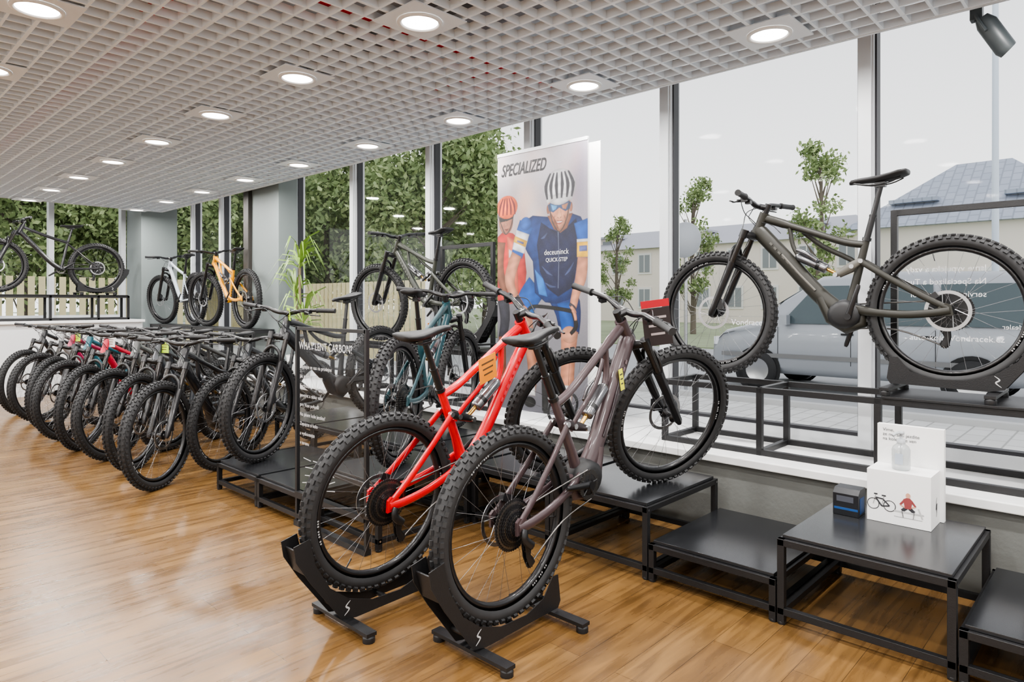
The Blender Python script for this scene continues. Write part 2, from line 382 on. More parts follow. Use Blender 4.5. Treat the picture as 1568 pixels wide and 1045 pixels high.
b=MB(); b.bb((-5.2,-3.7,-.1),(4.5,-3.5,3.4),WALL); b.obj('wall_front')
PLEN=mat('plenum_grey',(.46,.50,.55),.9,var=.3,scale=1.5)
b=MB(); b.bb((-5.2,-3.7,3.2),(4.5,12.5,3.4),PLEN)
b.bb((4.3,-3.5,3.1),(4.5,12.5,3.2),ALU); b.bb((-5,12.3,3.1),(4.5,12.5,3.2),ALU); b.obj('ceiling_slab')
GR=mat('ceiling_grid_paint',(.78,.84,.90),.45)
b=MB(); H=2.70; x1=3.8;y1=11.05; pit=.12; hh=.040
i=0; x=x1
while x>-5:
    t=.010 if i%5==0 else .007
    b.bb((x-t,-3.5,H),(x+t,y1,H+hh),GR); x-=pit;i+=1
i=0;y=y1
while y>-3.5:
    t=.010 if i%5==0 else .007
    b.bb((-5,y-t,H+.0005),(x1,y+t,H+hh-.0005),GR); y-=pit;i+=1
b.bb((x1,-3.5,H-.005),(x1+.02,y1+.02,H+.07),ALU); b.bb((-5,y1,H-.005),(x1+.02,y1+.02,H+.07),ALU)
b.obj('ceiling')
b=MB(); RED=mat('red_sprinkler_pipe',(.7,.01,.03),.4)
b.tube([(1.2,2.90,2.775),(3.5,2.90,2.775)],.03,RED,10); b.tube([(1.2,-3,2.775),(1.2,11,2.775)],.03,RED,10); b.tube([(3.0,2.90,2.775),(3.0,3.6,2.775)],.028,RED,8)
b.obj('sprinkler_pipe')
b=MB(); DG=mat('duct_grey',(.26,.28,.31),.6,.3)
b.bb((-.5,-3,2.9),(.1,11,3.15),DG); b.bb((2.6,-3,2.95),(2.85,11,3.15),DG); b.obj('ventilation_duct')
DLM=mat('downlight_emitter',(1,.98,.95),.5,emis=13)
dl=MB(); dl.bb((-.165,-.165,-.006),(.165,.165,.0),mat('downlight_plate',(.74,.78,.82),.5))
dl.lathe([(.112,-.007),(.112,-.016),(.095,-.018),(.088,-.008)],WHITE,32,axis='z')
dl.lathe([(.092,-.0095),(0,-.0095)],DLM,32,axis='z')
dlm=dl.mesh('recessed_downlight')
la=bpy.data.lights.new('downlight_lamp','AREA'); la.shape='DISK'; la.size=.17; la.energy=23; la.color=(1,.975,.95)
for X in(3.44,2.1,.76,-.58,-1.92,-3.26):
    for j in range(-3,9):
        Y=1.41+1.2*j
        if Y<-3.3: continue
        o=bpy.data.objects.new('recessed_downlight',dlm); COL.objects.link(o); o.location=(X,Y,H)
        l=bpy.data.objects.new('lamp',la); COL.objects.link(l); l.parent=o; l.location=(0,0,-.025)
GLASS=glassmat('window_glass',(.97,.985,.98),.002,.05)
XG=4.3
ys=[-3.3,-1.46,-.145,1.17,2.485,3.80,5.115,6.45,7.76]+[8.55,9.9,10.95,12.0]
wn=1
for i in range(len(ys)):
    y=ys[i]
    b=MB()
    b.bb((XG-.07,y-.042,.445),(XG+.06,y+.042,3.2),ALU); b.bb((XG-.04,y-.052,.445),(XG+.03,y+.052,3.2),DARKF)
    b.bb((XG-.09,y-.034,.445),(XG-.06,y+.034,3.2),ALU)
    if i<len(ys)-1:
        y2=ys[i+1]
        b.bb((XG-.05,y,.445),(XG+.05,y2,.51),ALU); b.bb((XG-.05,y,3.1),(XG+.05,y2,3.2),ALU)
        b.bb((XG-.03,y,.51),(XG+.03,y2,.53),DARKF)
        b.add([(XG,y,.45),(XG,y2,.45),(XG,y2,3.2),(XG,y,3.2)],[(0,1,2,3)],GLASS,False)
    b.obj('window_%d'%wn); wn+=1
xs=[3.62,2.62,1.5,.4,-.7,-1.8,-2.9,-4,-5]
for i in range(len(xs)-1):
    x=xs[i];x2=xs[i+1]; b=MB()
    b.bb((x-.035,12.22,1.04),(x+.035,12.36,3.2),ALU); b.bb((x2,12.25,1.04),(x,12.35,1.10),ALU); b.bb((x2,12.25,3.1),(x,12.35,3.2),ALU)
    b.add([(x,12.3,1.04),(x2,12.3,1.04),(x2,12.3,3.2),(x,12.3,3.2)],[(0,1,2,3)],GLASS,False)
    b.obj('window_%d'%wn); wn+=1
COLM=mat('column_paint',(.20,.23,.225),.6,bump=.1,scale=30)
b=MB(); b.bb((3.95,7.62,.445),(4.20,8.32,3.2),COLM); b.bb((3.90,8.32,.445),(4.20,8.46,3.2),mat('column_trim_brown',(.05,.045,.04),.5)); b.obj('column',bevel=.006)
b=MB(); b.bb((3.66,11.5,.445),(4.20,12.2,3.2),COLM); b.obj('column',bevel=.006)
LET=mat('window_lettering',(.9,.9,.9),.6,emis=0)
le=empty('window_lettering')
for k,(t,z) in enumerate((('Jsme vypujcka a vzdy',1.47),('Na Specialized a Turbo',1.40),('servis, pujcovna kol',1.33))):
    text('line_%d'%k,t,(XG-.004,.60,z),.045,LET,le,TXTOUT)
text('line_4','Vondracek',(XG-.004,2.02,1.15),.055,LET,le,TXTIN)
text('line_5','auto-kolo-Vondracek.cz',(XG-.004,.96,1.09),.045,LET,le,TXTIN)
text('line_6','Oficialni dealer',(XG-.004,.32,1.16),.035,LET,le,TXTOUT)
# ------------------------------------------------------------------ platforms & racks
def platform(x0,x1,y0,y1,z):
    b=MB(); t=.028
    for x in(x0,x1-t):
        for y in(y0,y1-t): b.bb((x,y,0.006),(x+t,y+t,z-.015),POWD); b.lathe([(0,0),(.016,0),(.016,.012),(0,.012)],MBLK,10,c=(x+t/2,y+t/2,0),axis='z')
    for zz in(.04,z-.015-t):
        for x in(x0,x1-t): b.bb((x+.001,y0,zz),(x+t-.001,y1,zz+t),POWD)
        for y in(y0,y1-t): b.bb((x0,y+.001,zz+.001),(x1,y+t-.001,zz+t-.001),POWD)
    b.bb((x0+.02,y0+.015,z-.014),(x1-.02,y1-.015,z),PTOP)
    for x in(x0,x1-t):
        for y in(y0,y1-t):
            for zz in(.055,z-.03): b.lathe([(0,0),(.006,0)],STEEL,8,c=(x+t/2,y-.0012,zz))
    return b.obj('display_platform',bevel=.0015)
g=.006
for p in((2.70,3.42,1.68,2.28,.355),(2.70,3.42,1.08,1.68,.19),(2.70,3.42,.46,1.08,.36),(2.70,3.42,-.14,.46,.20),(2.70,3.42,2.28,2.88,.355),
         (2.04,2.70,2.88,3.48,.355),(2.70,3.42,2.88,3.48,.355),(1.97,2.70,3.49,4.09,.2),(1.97,2.70,4.09,4.69,.2),(2.70,3.42,3.48,4.08,.355),(2.70,3.42,4.08,4.68,.355),(2.70,3.42,4.68,5.28,.355)):
    platform(p[0]+g/2,p[1]-g/2,p[2]+g/2,p[3]-g/2,p[4])
def rack(x0,x1,ylist,z0,z1,solid,name='window_display_rack',axis='y',back=None):
    b=MB(); t=.032
    def bx(a,c):
        if axis=='y': b.bb(a,c,POWD)
        else: b.bb((a[1],a[0],a[2]),(c[1],c[0],c[2]),POWD)
    for x in(x0,x1-t):
        for y in ylist: bx((x,y-t/2,z0),(x+t,y+t/2,z1))
        for zz in(z0+.001,z1-t): bx((x+.001,ylist[0],zz),(x+t-.001,ylist[-1],zz+t))
    for y in ylist:
        for zz in(z0+.001,z1-t+.001): bx((x0,y-t/2+.001,zz),(x1,y+t/2-.001,zz+t-.002))
    for (a,c) in solid: bx((x0-.01,a,z1),(x1+.01,c,z1+.012))
    if back:
        a,c,zt=back
        for y in(a,c): bx((x1-t,y-t/2,z1),(x1,y+t/2,zt))
        bx((x1-t+.001,a,zt-t),(x1-.001,c,zt))
    return b.obj(name,bevel=.0015)
rack(3.66,4.08,[-.85,-.24,.36,.96,1.56,2.16],.445,.825,[(-.85,.94)],back=(-.24,.98,1.80))
rack(3.68,4.08,[3.72,4.3,4.9,5.5,6.0],.445,.90,[(3.72,4.5)],back=(4.06,4.72,1.82))
rack(3.66,3.93,[7.7,8.3,8.9,9.5,10.1,10.7,11.1],.445,.96,[(7.7,11.1)])
rack(11.25,11.60,[1.2,1.8,2.4,3.0,3.4],1.04,1.40,[(1.2,3.4)],axis='x')
# ------------------------------------------------------------------ bikes
DK=(.013,.013,.015)
g1=bike('electric_mountain_bike',(1.87,1.79,.445),0,(.060,.040,.043),pitch=13.2,steer=-24,ebike=True,sadz=1.04,colname='mauve',crank=160,lean=1,accent=mat('mauve_dark',(.025,.018,.02),.3))
card(g1,'price_card',(1.01,-.13,.90),(.13,.18),(.02,.014,.015),-50,tcol=(.35,.3,.3))
card(g1,'price_card_header',(1.01,-.13,1.01),(.13,.035),(.40,.01,.02),-50)
card(g1,'frame_sticker',(.80,-.043,.70),(.03,.10),(.70,.72,.04),0,tcol=(.05,.05,.05))
g2=bike('mountain_bike',(1.675,2.335,.465),0,(.60,.003,.012),pitch=11.5,steer=-22,sadz=1.03,colname='red',rough=.25,crank=-160,lean=6)
card(g2,'price_tag',(.60,-.07,.80),(.14,.12),(.80,.25,.01),12,tcol=(.1,.05,.02))
stand((1.87,1.79,0),0); stand((1.675,2.335,0.0),0)
t1=bike('mountain_bike',(2.36,3.14,.355+R),31,(.015,.055,.065),steer=-8,sadz=1.0,colname='teal')
card(t1,'price_tag',(.72,.05,.76),(.11,.09),(.8,.25,.02),0,tcol=(.1,.05,.02))
b1=bike('electric_mountain_bike',(3.34,4.70,.355+R),193,(.013,.014,.016),pitch=-7,steer=12,ebike=True,sadz=1.03,colname='graphite')
card(b1,'price_tag',(.93,.04,.98),(.10,.09),(.45,.75,.03),60,tcol=(.05,.1,.02))
w1=bike('electric_mountain_bike',(3.86,.69,.862+R+.025),90,(.018,.017,.012),steer=0,pitch=-1,ebike=True,sadz=1.07,colname='olive_taupe',rough=.5,coat=0,accent=mat('reflective_decal',(.12,.115,.10),.4),crank=-70)
stand((3.86,.69,.838),90)
w2=bike('mountain_bike',(3.87,4.22,.93+R),90,(.030,.033,.024),sadz=1.0,steer=10,colname='grey_olive',rough=.45,coat=.1)
stand((3.87,4.22,.912),90)
bike('mountain_bike',(3.80,8.15,.975+R),90,(.75,.33,.01),sadz=1.0,steer=12,colname='yellow')
bike('mountain_bike',(3.80,9.75,.975+R),90,(.45,.50,.54),sadz=1.0,steer=14,colname='pale_blue',hard=True)
bike('mountain_bike',(3.02,11.42,1.44+R),180,DK,sadz=.98,steer=0,colname='gloss_black',hard=True)
stand((3.02,11.42,1.412),180)
row=[(1.70,5.00,216,DK,'matte_graphite',0,True),(1.77,5.70,218,(.03,.035,.042),'slate',4,True),(1.755,6.22,215,(.10,.105,.10),'silver',-5,False),
     (1.70,6.82,219,(.50,.012,.04),'raspberry',6,False),(1.71,7.46,215,(.02,.11,.14),'aqua',0,False),(1.74,8.12,218,(.35,.015,.07),'magenta',8,False),
     (1.78,8.78,215,(.3,.3,.3),'light_grey',-4,False),(1.76,9.50,216,DK,'carbon',5,False)]
for (fx,fy,hd,c,cn,stv,eb) in row:
    a=math.radians(hd)
    e=bike('electric_mountain_bike' if eb else 'mountain_bike',(fx-1.22*math.cos(a),fy-1.22*math.sin(a),R+.001),hd,c,steer=stv,ebike=eb,hard=not eb,sadz=.98,colname=cn,pedals=True,crank=random.choice((-90,-30,20,90)),fork=BLK)
    if cn in('slate','raspberry','magenta'): card(e,'price_tag',(.93,.05,.93),(.11,.09),(.50,.75,.05) if cn!='raspberry' else (.75,.75,.72),70,tcol=(.05,.1,.02))
for (rx,ry,hd,c,cn) in((3.35,5.75,205,(.03,.033,.036),'slate2'),(3.32,6.75,205,(.06,.06,.06),'mid_grey'),(3.3,8.6,205,(.2,.21,.21),'silver2'),(3.3,7.7,205,DK,'carbon3')):
    bike('mountain_bike',(rx,ry,R+.001),hd,c,steer=5,hard=False,sadz=.98,colname=cn)
# ------------------------------------------------------------------ roll-up banner
ban=empty('rollup_banner'); BW=.86;BH=1.97;by=3.60;bz=2.42;bx=3.655
bb_=MB(); bb_.bb((bx,by-BW,bz-BH),(bx+.004,by,bz),WHITE); bb_.bb((bx-.03,by-BW-.01,.446),(bx+.06,by+.01,.50),ALU)
bb_.tube([(bx+.02,by-BW/2,.5),(bx+.02,by-BW/2,bz)],.01,ALU,8); bb_.bb((bx-.004,by-BW,bz-.012),(bx+.012,by,bz+.012),ALU)
bb_.bb((bx+.02,by-BW-.09,.50),(bx+.024,by-BW+.02,bz-.03),WHITE)
bb_.obj('banner_stand',ban)
NW,NH=300,688
GA,GQ=np.meshgrid(np.linspace(0,BW,NW),np.linspace(0,BH,NH))
CV=np.zeros((NH,NW,3))
rng=np.random.RandomState(3)
t=GQ/BH
for k,(c0,c1) in enumerate(((.33,.09),(.31,.09),(.34,.105))): CV[:,:,k]=c0*(1-t)+c1*t
def blob(cx,cy,rx,ry,c,al=1):
    w=np.exp(-(((GA-cx)/rx)**2+((GQ-cy)/ry)**2))[:,:,None]*al; CV[:]=CV*(1-w)+np.array(c)*w
for _ in range(34):
    x_=rng.rand()*BW; y_=rng.rand()*1.1; q=rng.rand(); blob(x_,y_,.04+.07*rng.rand(),.05+.13*rng.rand(),[(.52,.36,.30),(.50,.49,.53),(.20,.15,.15),(.42,.24,.20)][int(q*4)],.6)
blob(.80,.25,.09,.35,(.16,.14,.19),.8); blob(.12,.14,.28,.12,(.46,.43,.44),.9); blob(.4,1.55,.5,.18,(.20,.20,.22),.8); blob(.15,1.3,.2,.3,(.06,.06,.07),.6); blob(.30,.36,.10,.14,(.55,.40,.34),.7)
def P(pts,c,w=.035,lo=.42,soft=.0026):
    pts=[(max(-.2,min(BW+.2,a)),max(0,min(BH,q))) for a,q in pts]
    xs_=[p[0] for p in pts]; ys_=[p[1] for p in pts]
    i0=max(0,int((min(xs_)-.01)/BW*(NW-1)));i1=min(NW,int((max(xs_)+.01)/BW*(NW-1))+2)
    j0=max(0,int((min(ys_)-.01)/BH*(NH-1)));j1=min(NH,int((max(ys_)+.01)/BH*(NH-1))+2)
    if i1<=i0 or j1<=j0: return
    A=GA[j0:j1,i0:i1];Q=GQ[j0:j1,i0:i1]; ins=np.zeros(A.shape,bool); d=np.full(A.shape,9.)
    n=len(pts)
    for i in range(n):
        x0,y0=pts[i];x1_,y1_=pts[(i+1)%n]
        if abs(y1_-y0)>1e-9:
            cnd=((y0>Q)!=(y1_>Q)); xi=x0+(Q-y0)*(x1_-x0)/(y1_-y0); ins^=(cnd&(A<xi))
        dx,dy=x1_-x0,y1_-y0; l=dx*dx+dy*dy+1e-12
        tt=np.clip(((A-x0)*dx+(Q-y0)*dy)/l,0,1); d=np.minimum(d,np.hypot(A-x0-tt*dx,Q-y0-tt*dy))
    sd=np.where(ins,d,-d); al=np.clip(.5+sd/(2*soft),0,1)[:,:,None]
    sh=lo+(1-lo)*np.sqrt(np.clip(sd/w,0,1)); sh=sh*(1+.20*np.sin(A*55+Q*31+2*np.sin(Q*23))*np.sin(Q*47-A*20))
    sh=sh*(1.18-.42*np.clip((A-min(xs_))/(max(xs_)-min(xs_)+1e-6),0,1))
    cc=np.array(c)[None,None,:]*sh[:,:,None]*1.05
    CV[j0:j1,i0:i1]=CV[j0:j1,i0:i1]*(1-al)+cc*al
def E(cx,cy,rx,ry,c,rot=0,n=24,**k):
    ca,sa=math.cos(rot),math.sin(rot)
    P([(cx+rx*math.cos(t)*ca-ry*math.sin(t)*sa,cy+rx*math.cos(t)*sa+ry*math.sin(t)*ca) for t in [2*math.pi*i/n for i in range(n)]],c,w=min(rx,ry)*.9,**k)
def LB(pts,ws,c,lo=.4):
    L=[];Rr=[]
    pts=[tuple(p) for p in cr([(a,q,0) for a,q in pts],4)]
    nW=len(ws)-1
    for i,p in enumerate(pts):
        t=i/(len(pts)-1)*nW; k=min(int(t),nW-1); w=ws[k]*(1-(t-k))+ws[k+1]*(t-k)
        a=pts[max(i-1,0)];d=pts[min(i+1,len(pts)-1)]; dx,dy=d[0]-a[0],d[1]-a[1]; l=math.hypot(dx,dy) or 1
        L.append((p[0]-dy/l*w,p[1]+dx/l*w)); Rr.append((p[0]+dy/l*w,p[1]-dx/l*w))
    P(L+Rr[::-1],c,w=sum(ws)/len(ws)*.9,lo=lo,soft=.0026 if max(ws)>.01 else .0018)
sk=(.46,.20,.12); skd=(.21,.08,.045); nav=(.008,.011,.04); blu=(.007,.07,.30); bl2=(.02,.16,.50)
red=(.48,.03,.022); org=(.80,.13,.03)
P([(0,.62),(.06,.58),(.16,.60),(.27,.68),(.30,.90),(.27,1.12),(.05,1.14),(0,1.1)],red,w=.08); P([(.10,.62),(.2,.66),(.22,1.05),(.12,1.1)],(.56,.11,.06)); P([(.12,.72),(.2,.75),(.2,.80),(.12,.78)],(.6,.55,.55))
LB([(.03,.66),(.02,.85),(.08,1.06)],[.055,.045,.03],skd)
E(.09,.50,.075,.105,(.34,.14,.09)); P([(.02,.47),(.16,.46),(.16,.49),(.10,.505),(.03,.51)],(.02,.02,.02)); P([(.07,.565),(.12,.563),(.10,.58)],(.18,.04,.03)); P([(.085,.50),(.078,.54),(.105,.54)],(.45,.21,.14),w=.01)
E(.10,.40,.110,.088,org)
for k in range(5): LB([(.015+.042*k,.46),(.03+.036*k,.39),(.06+.02*k,.33)],[.006,.010,.004],(.14,.015,.015))
LB([(.01,.46),(.05,.55),(.09,.605),(.14,.55),(.17,.46)],[.004]*5,(.03,.03,.03))
LB([(.06,1.1),(.08,1.25),(.05,1.40)],[.06,.05,.04],(.03,.03,.04)); LB([(.05,1.38),(.06,1.6),(.05,1.8)],[.035,.03,.02],skd)
LB([(.40,1.0),(.30,1.12),(.29,1.24)],[.10,.10,.075],blu); LB([(.30,1.16),(.285,1.24)],[.08,.074],bl2)
LB([(.29,1.24),(.33,1.42),(.36,1.62),(.35,1.8)],[.068,.05,.046,.03],sk); LB([(.35,1.66),(.35,1.80)],[.036,.034],(.7,.7,.7)); E(.33,1.85,.06,.04,(.02,.02,.02))
LB([(.58,.98),(.68,1.15),(.70,1.34)],[.13,.12,.085],(.012,.03,.13)); LB([(.66,1.12),(.69,1.34)],[.07,.05],blu)
LB([(.70,1.32),(.69,1.5),(.68,1.68),(.68,1.85)],[.078,.062,.06,.03],sk); LB([(.68,1.70),(.68,1.84)],[.04,.036],(.7,.7,.7)); E(.69,1.90,.06,.04,(.02,.02,.02))
E(.285,1.255,.062,.055,(.50,.24,.15)); E(.70,1.345,.07,.06,(.50,.24,.15))
LB([(.48,1.30),(.48,1.9)],[.03,.03],(.02,.02,.02)); E(.48,1.62,.035,.34,(.03,.03,.03))
LB([(.30,1.20),(.36,1.15),(.56,1.16),(.72,1.18)],[.016,.014,.014,.016],(.015,.015,.015)); LB([(.28,1.18),(.24,1.26),(.29,1.33)],[.016,.016,.014],(.015,.015,.015)); LB([(.73,1.18),(.76,1.28),(.71,1.34)],[.018,.018,.014],(.015,.015,.015))
P([(.25,.56),(.30,.51),(.36,.485),(.46,.50),(.60,.52),(.72,.50),(.80,.53),(.84,.60),(.86,.70),(.84,.85),(.80,1.0),(.70,1.10),(.58,1.13),(.48,1.12),(.38,1.05),(.37,.92),(.36,.82),(.31,.76),(.26,.68)],(.007,.03,.14),w=.12,lo=.30)
P([(.44,.54),(.52,.59),(.60,.62),(.68,.59),(.76,.54),(.80,.70),(.78,.88),(.72,1.02),(.60,1.08),(.50,1.02),(.43,.90),(.40,.70)],nav,w=.08,lo=.5)
P([(.38,.88),(.46,.95),(.50,1.08),(.42,1.06)],bl2,lo=.5); P([(.76,.9),(.8,.86),(.79,1.0),(.72,1.08)],blu)
for a0,q0,a1_,q1 in((.45,.86,.55,.93),(.74,.84,.66,.93),(.48,.98,.58,1.01),(.44,.66,.50,.62)): LB([(a0,q0),((a0+a1_)/2,(q0+q1)/2+.01),(a1_,q1)],[.002,.010,.002],(.035,.05,.13))
LB([(.60,.62),(.605,.80),(.60,1.02)],[.003,.003,.003],(.10,.12,.2))
LB([(.30,.54),(.24,.66),(.20,.78)],[.075,.068,.055],blu); LB([(.262,.60),(.215,.74)],[.068,.062],(.66,.67,.70)); LB([(.245,.645),(.228,.69)],[.066,.065],(.70,.40,.02)); LB([(.24,.665),(.235,.68)],[.035,.035],(.1,.12,.3)); E(.29,.54,.055,.05,(.015,.08,.32))
LB([(.20,.76),(.13,.93),(.16,1.04),(.26,1.16)],[.052,.054,.04,.028],sk); LB([(.19,1.08),(.26,1.17),(.29,1.19)],[.03,.034,.03],(.03,.03,.04))
for k in range(4): LB([(.265+.012*k,1.15+.012*k),(.295+.008*k,1.165+.02*k),(.30+.004*k,1.195+.02*k)],[.010,.011,.008],sk)
LB([(.80,.56),(.83,.70),(.82,.82)],[.06,.058,.05],blu); LB([(.825,.70),(.82,.81)],[.058,.053],(.70,.40,.02)); LB([(.825,.685),(.825,.705)],[.059,.058],(.66,.67,.70)); LB([(.82,.73),(.82,.77)],[.034,.034],(.1,.12,.3))
LB([(.82,.81),(.80,.95),(.76,1.05),(.73,1.16)],[.046,.048,.036,.03],sk)
for k in range(4): LB([(.70+.014*k,1.13+.02*k),(.735+.006*k,1.15+.025*k),(.755,1.17+.025*k)],[.012,.013,.010],(.03,.03,.04) if k<1 else sk)
P([(.50,.50),(.56,.60),(.62,.63),(.68,.60),(.73,.50)],skd)
P([(.515,.36),(.508,.44),(.525,.51),(.555,.565),(.59,.598),(.615,.603),(.64,.595),(.675,.56),(.70,.50),(.712,.44),(.705,.36)],sk,w=.055,lo=.40)
P([(.52,.47),(.535,.54),(.585,.597),(.605,.60),(.59,.56),(.565,.52)],skd,w=.02)
E(.507,.455,.014,.034,skd); E(.715,.455,.014,.034,skd)
P([(.505,.425),(.53,.408),(.61,.425),(.69,.408),(.717,.425),(.705,.467),(.665,.482),(.628,.462),(.61,.452),(.592,.462),(.555,.482),(.515,.467)],(.02,.05,.12),lo=.8)
P([(.535,.425),(.59,.437),(.58,.46),(.55,.468)],(.08,.26,.50),lo=.7); P([(.69,.425),(.632,.437),(.64,.46),(.67,.468)],(.35,.15,.08),lo=.7)
P([(.603,.455),(.585,.512),(.597,.525),(.61,.529),(.624,.525),(.636,.512),(.618,.455)],(.52,.25,.15),w=.014,lo=.55); P([(.592,.518),(.60,.526),(.602,.518)],skd); P([(.618,.518),(.622,.526),(.63,.518)],skd)
LB([(.572,.505),(.555,.535),(.565,.56)],[.002,.004,.002],skd); LB([(.65,.505),(.665,.535),(.655,.56)],[.002,.004,.002],skd)
P([(.575,.548),(.595,.540),(.611,.543),(.628,.540),(.648,.548),(.63,.565),(.611,.570),(.592,.565)],(.25,.06,.045),w=.01); P([(.583,.549),(.64,.549),(.626,.556),(.597,.556)],(.6,.57,.53),lo=.9)
LB([(.52,.42),(.545,.54),(.61,.622),(.675,.54),(.70,.42)],[.004]*5,(.03,.03,.03))
E(.61,.305,.147,.128,(.56,.56,.58),lo=.35); P([(.47,.33),(.50,.415),(.54,.40),(.61,.385),(.68,.40),(.72,.415),(.75,.33),(.68,.36),(.61,.35),(.54,.36)],(.42,.42,.43),lo=.6)
for a0,a1_,a2 in((.50,.487,.53),(.543,.533,.562),(.59,.583,.59),(.63,.637,.63),(.677,.687,.658),(.72,.733,.69)):
    LB([(a0,.385),(a1_,.29),(a2,.200)],[.008,.016,.006],(.02,.02,.025),lo=.8)
CV=np.clip(CV*(1+rng.randn(NH,NW,1)*.03)+rng.randn(NH,NW,1)*.003,0.003,1)
ks=np.arange(NH*NW).reshape(NH,NW)
co_=np.stack([np.full(GA.size,bx-.0012),by-GA.ravel(),bz-GQ.ravel()],1)
fq=np.stack([ks[:-1,:-1],ks[1:,:-1],ks[1:,1:],ks[:-1,1:]],-1).reshape(-1,4)
me=bpy.data.meshes.new('banner_print'); me.from_pydata(co_.tolist(),[],fq.tolist())
ca=me.color_attributes.new('print','FLOAT_COLOR','POINT'); rgba=np.concatenate([CV.reshape(-1,3),np.ones((GA.size,1))],1).astype(np.float32)
ca.data.foreach_set('color',rgba.ravel())
pmt=mat('banner_print_vinyl',(.5,.5,.5),.45); at=pmt.node_tree.nodes.new('ShaderNodeAttribute'); at.attribute_name='print'
pmt.node_tree.links.new(at.outputs['Color'],pmt.node_tree.nodes['Principled BSDF'].inputs['Base Color'])
me.materials.append(pmt); o=bpy.data.objects.new('banner_print',me); COL.objects.link(o); o.parent=ban
INK=mat('banner_ink',(.01,.01,.012),.5); WI=mat('print_white',(.70,.70,.72),.5)
text('banner_title','SPECIALIZED',(bx-.0025,by-.04,bz-.165),.125,INK,ban,TXTIN,shear=.35,sx=.62,off=.0022)
text('jersey_text','deceuninck',(bx-.0025,by-.47,bz-.78),.055,WI,ban,TXTIN,sx=.9); text('jersey_text_2','QUICK-STEP',(bx-.0025,by-.485,bz-.83),.040,WI,ban,TXTIN,sx=.9)
# ------------------------------------------------------------------ acrylic sign
sg=empty('acrylic_sign_stand'); b=MB()
AC=glassmat('acrylic',(.98,.99,.99),.012,.04)
b.add([(1.985,2.93,.22),(1.985,3.60,.22),(1.985,3.60,1.13),(1.985,2.93,1.13)],[(0,1,2,3)],AC,False)
for y in(2.90,3.60): b.bb((1.975,y-.010,.0),(1.995,y+.010,1.16),POWD)
b.bb((1.975,2.9,1.14),(1.995,3.6,1.158),POWD); b.bb((1.965,2.9,.17),(2.005,3.6,.20),POWD); b.bb((1.965,2.89,0),(2.005,3.61,.03),POWD)
b.obj('sign_frame',sg)
WG=mat('sign_lettering',(.62,.62,.62),.5)
text('sign_title','WHAT LENT CARBON?',(1.978,3.57,1.03),.062,WG,sg,TXTIN,sx=.85)
tx=['Zeptejte se nas na prodejne','jak je kolo vyrobene','Karbonovy ram','pevnost a nizka vaha','pro Vase pohodli','Na jakem kole jezdite?','Zapujcte si kolo','a vyzkousejte','v terenu']
for i,tt_ in enumerate(tx): text('sign_line_%d'%i,tt_,(1.978,3.56,.92-i*.055),.030,WG,sg,TXTIN)
bm=MB()
for i in range(4):
    for k in range(3): bm.box((1.980,3.5-.12*k-random.random()*.04,.40-i*.045),(.0006,.08,.004),WG,Matrix.Rotation(random.uniform(-.4,.4),3,'X'))
bm.obj('sign_graphic',sg)
# ------------------------------------------------------------------ box display, bottle, small box
bx_=empty('cardboard_display_box'); b=MB()
b.bb((3.165,.63,.361),(3.33,.87,.582),WHITE); b.bb((3.33,.615,.361),(3.362,.872,.755),WHITE)
dk=mat('box_print_dark',(.03,.03,.035),.6); rd=mat('box_print_red',(.25,.05,.05),.6); tanm=mat('box_print_skin',(.55,.3,.2),.6); gry=mat('box_print_grey',(.45,.45,.45),.6)
X=3.1635
def ring(cy,cz,r,m,w=.003):
    n=20; vs=[];fs=[]
    for i in range(n):
        a=2*math.pi*i/n
        for rr in(r,r-w): vs.append((X,cy+rr*math.cos(a),cz+rr*math.sin(a)))
    for i in range(n):
        j=(i+1)%n; fs.append((2*i,2*j,2*j+1,2*i+1))
    b.add(vs,fs,m,False)
ring(.845,.435,.024,dk);ring(.782,.435,.024,dk)
def ln(a,c,w,m): b.tube([(X,a[0],a[1]),(X,c[0],c[1])],[(w,.0006)]*2,m,4,ref=(0,0,1))
for a,c in(((.782,.435),(.812,.43)),((.812,.43),(.835,.463)),((.835,.463),(.805,.46)),((.803,.472),(.812,.43)),((.782,.435),(.805,.458)),((.845,.435),(.835,.475)),((.842,.478),(.828,.478)),((.812,.475),(.796,.475))): ln(a,c,.003,dk)
b.bb((3.1628,.655,.418),(3.1632,.765,.424),gry)
b.prism([(.702,.437),(.724,.437),(.730,.475),(.718,.482),(.706,.482),(.696,.472)],3.162,3.1632,rd,'yz'); b.add([(X-.001,.7125+.009*math.cos(t),.492+.011*math.sin(t)) for t in [i*.628 for i in range(10)]],[tuple(range(10))],tanm,False)
ln((.707,.440),(.690,.425),.007,dk); ln((.690,.425),(.694,.398),.005,dk); ln((.719,.440),(.735,.425),.007,dk);ln((.735,.425),(.730,.398),.005,dk); ln((.727,.47),(.742,.450),.004,rd); ln((.742,.450),(.725,.440),.003,tanm); ln((.699,.47),(.685,.450),.004,rd); ln((.685,.450),(.705,.442),.003,tanm); ln((.66,.398),(.765,.398),.0015,gry); ln((.66,.405),(.675,.445),.003,gry)
b.prism([(3.25,.43),(3.262,.48),(3.258,.45),(3.272,.455),(3.26,.40),(3.262,.435)],.6285,.6293,dk)
b.obj('box_body',bx_,bevel=.001)
text('box_text','Vime,\nze nejradsi jezdite\nna kole take ven',(3.328,.85,.725),.020,dk,bx_,TXTIN)
bt=empty('sanitizer_bottle',Matrix.Translation((3.235,.755,.583))); b=MB(); CL=mat('clear_gel',(.42,.45,.46),.08,alpha=.55,coat=.5)
b.lathe([(0,.001),(.032,.001),(.036,.006),(.036,.085),(.030,.10),(.014,.112),(.014,.12)],CL,24,axis='z')
PM=mat('pump_plastic',(.40,.42,.44),.3)
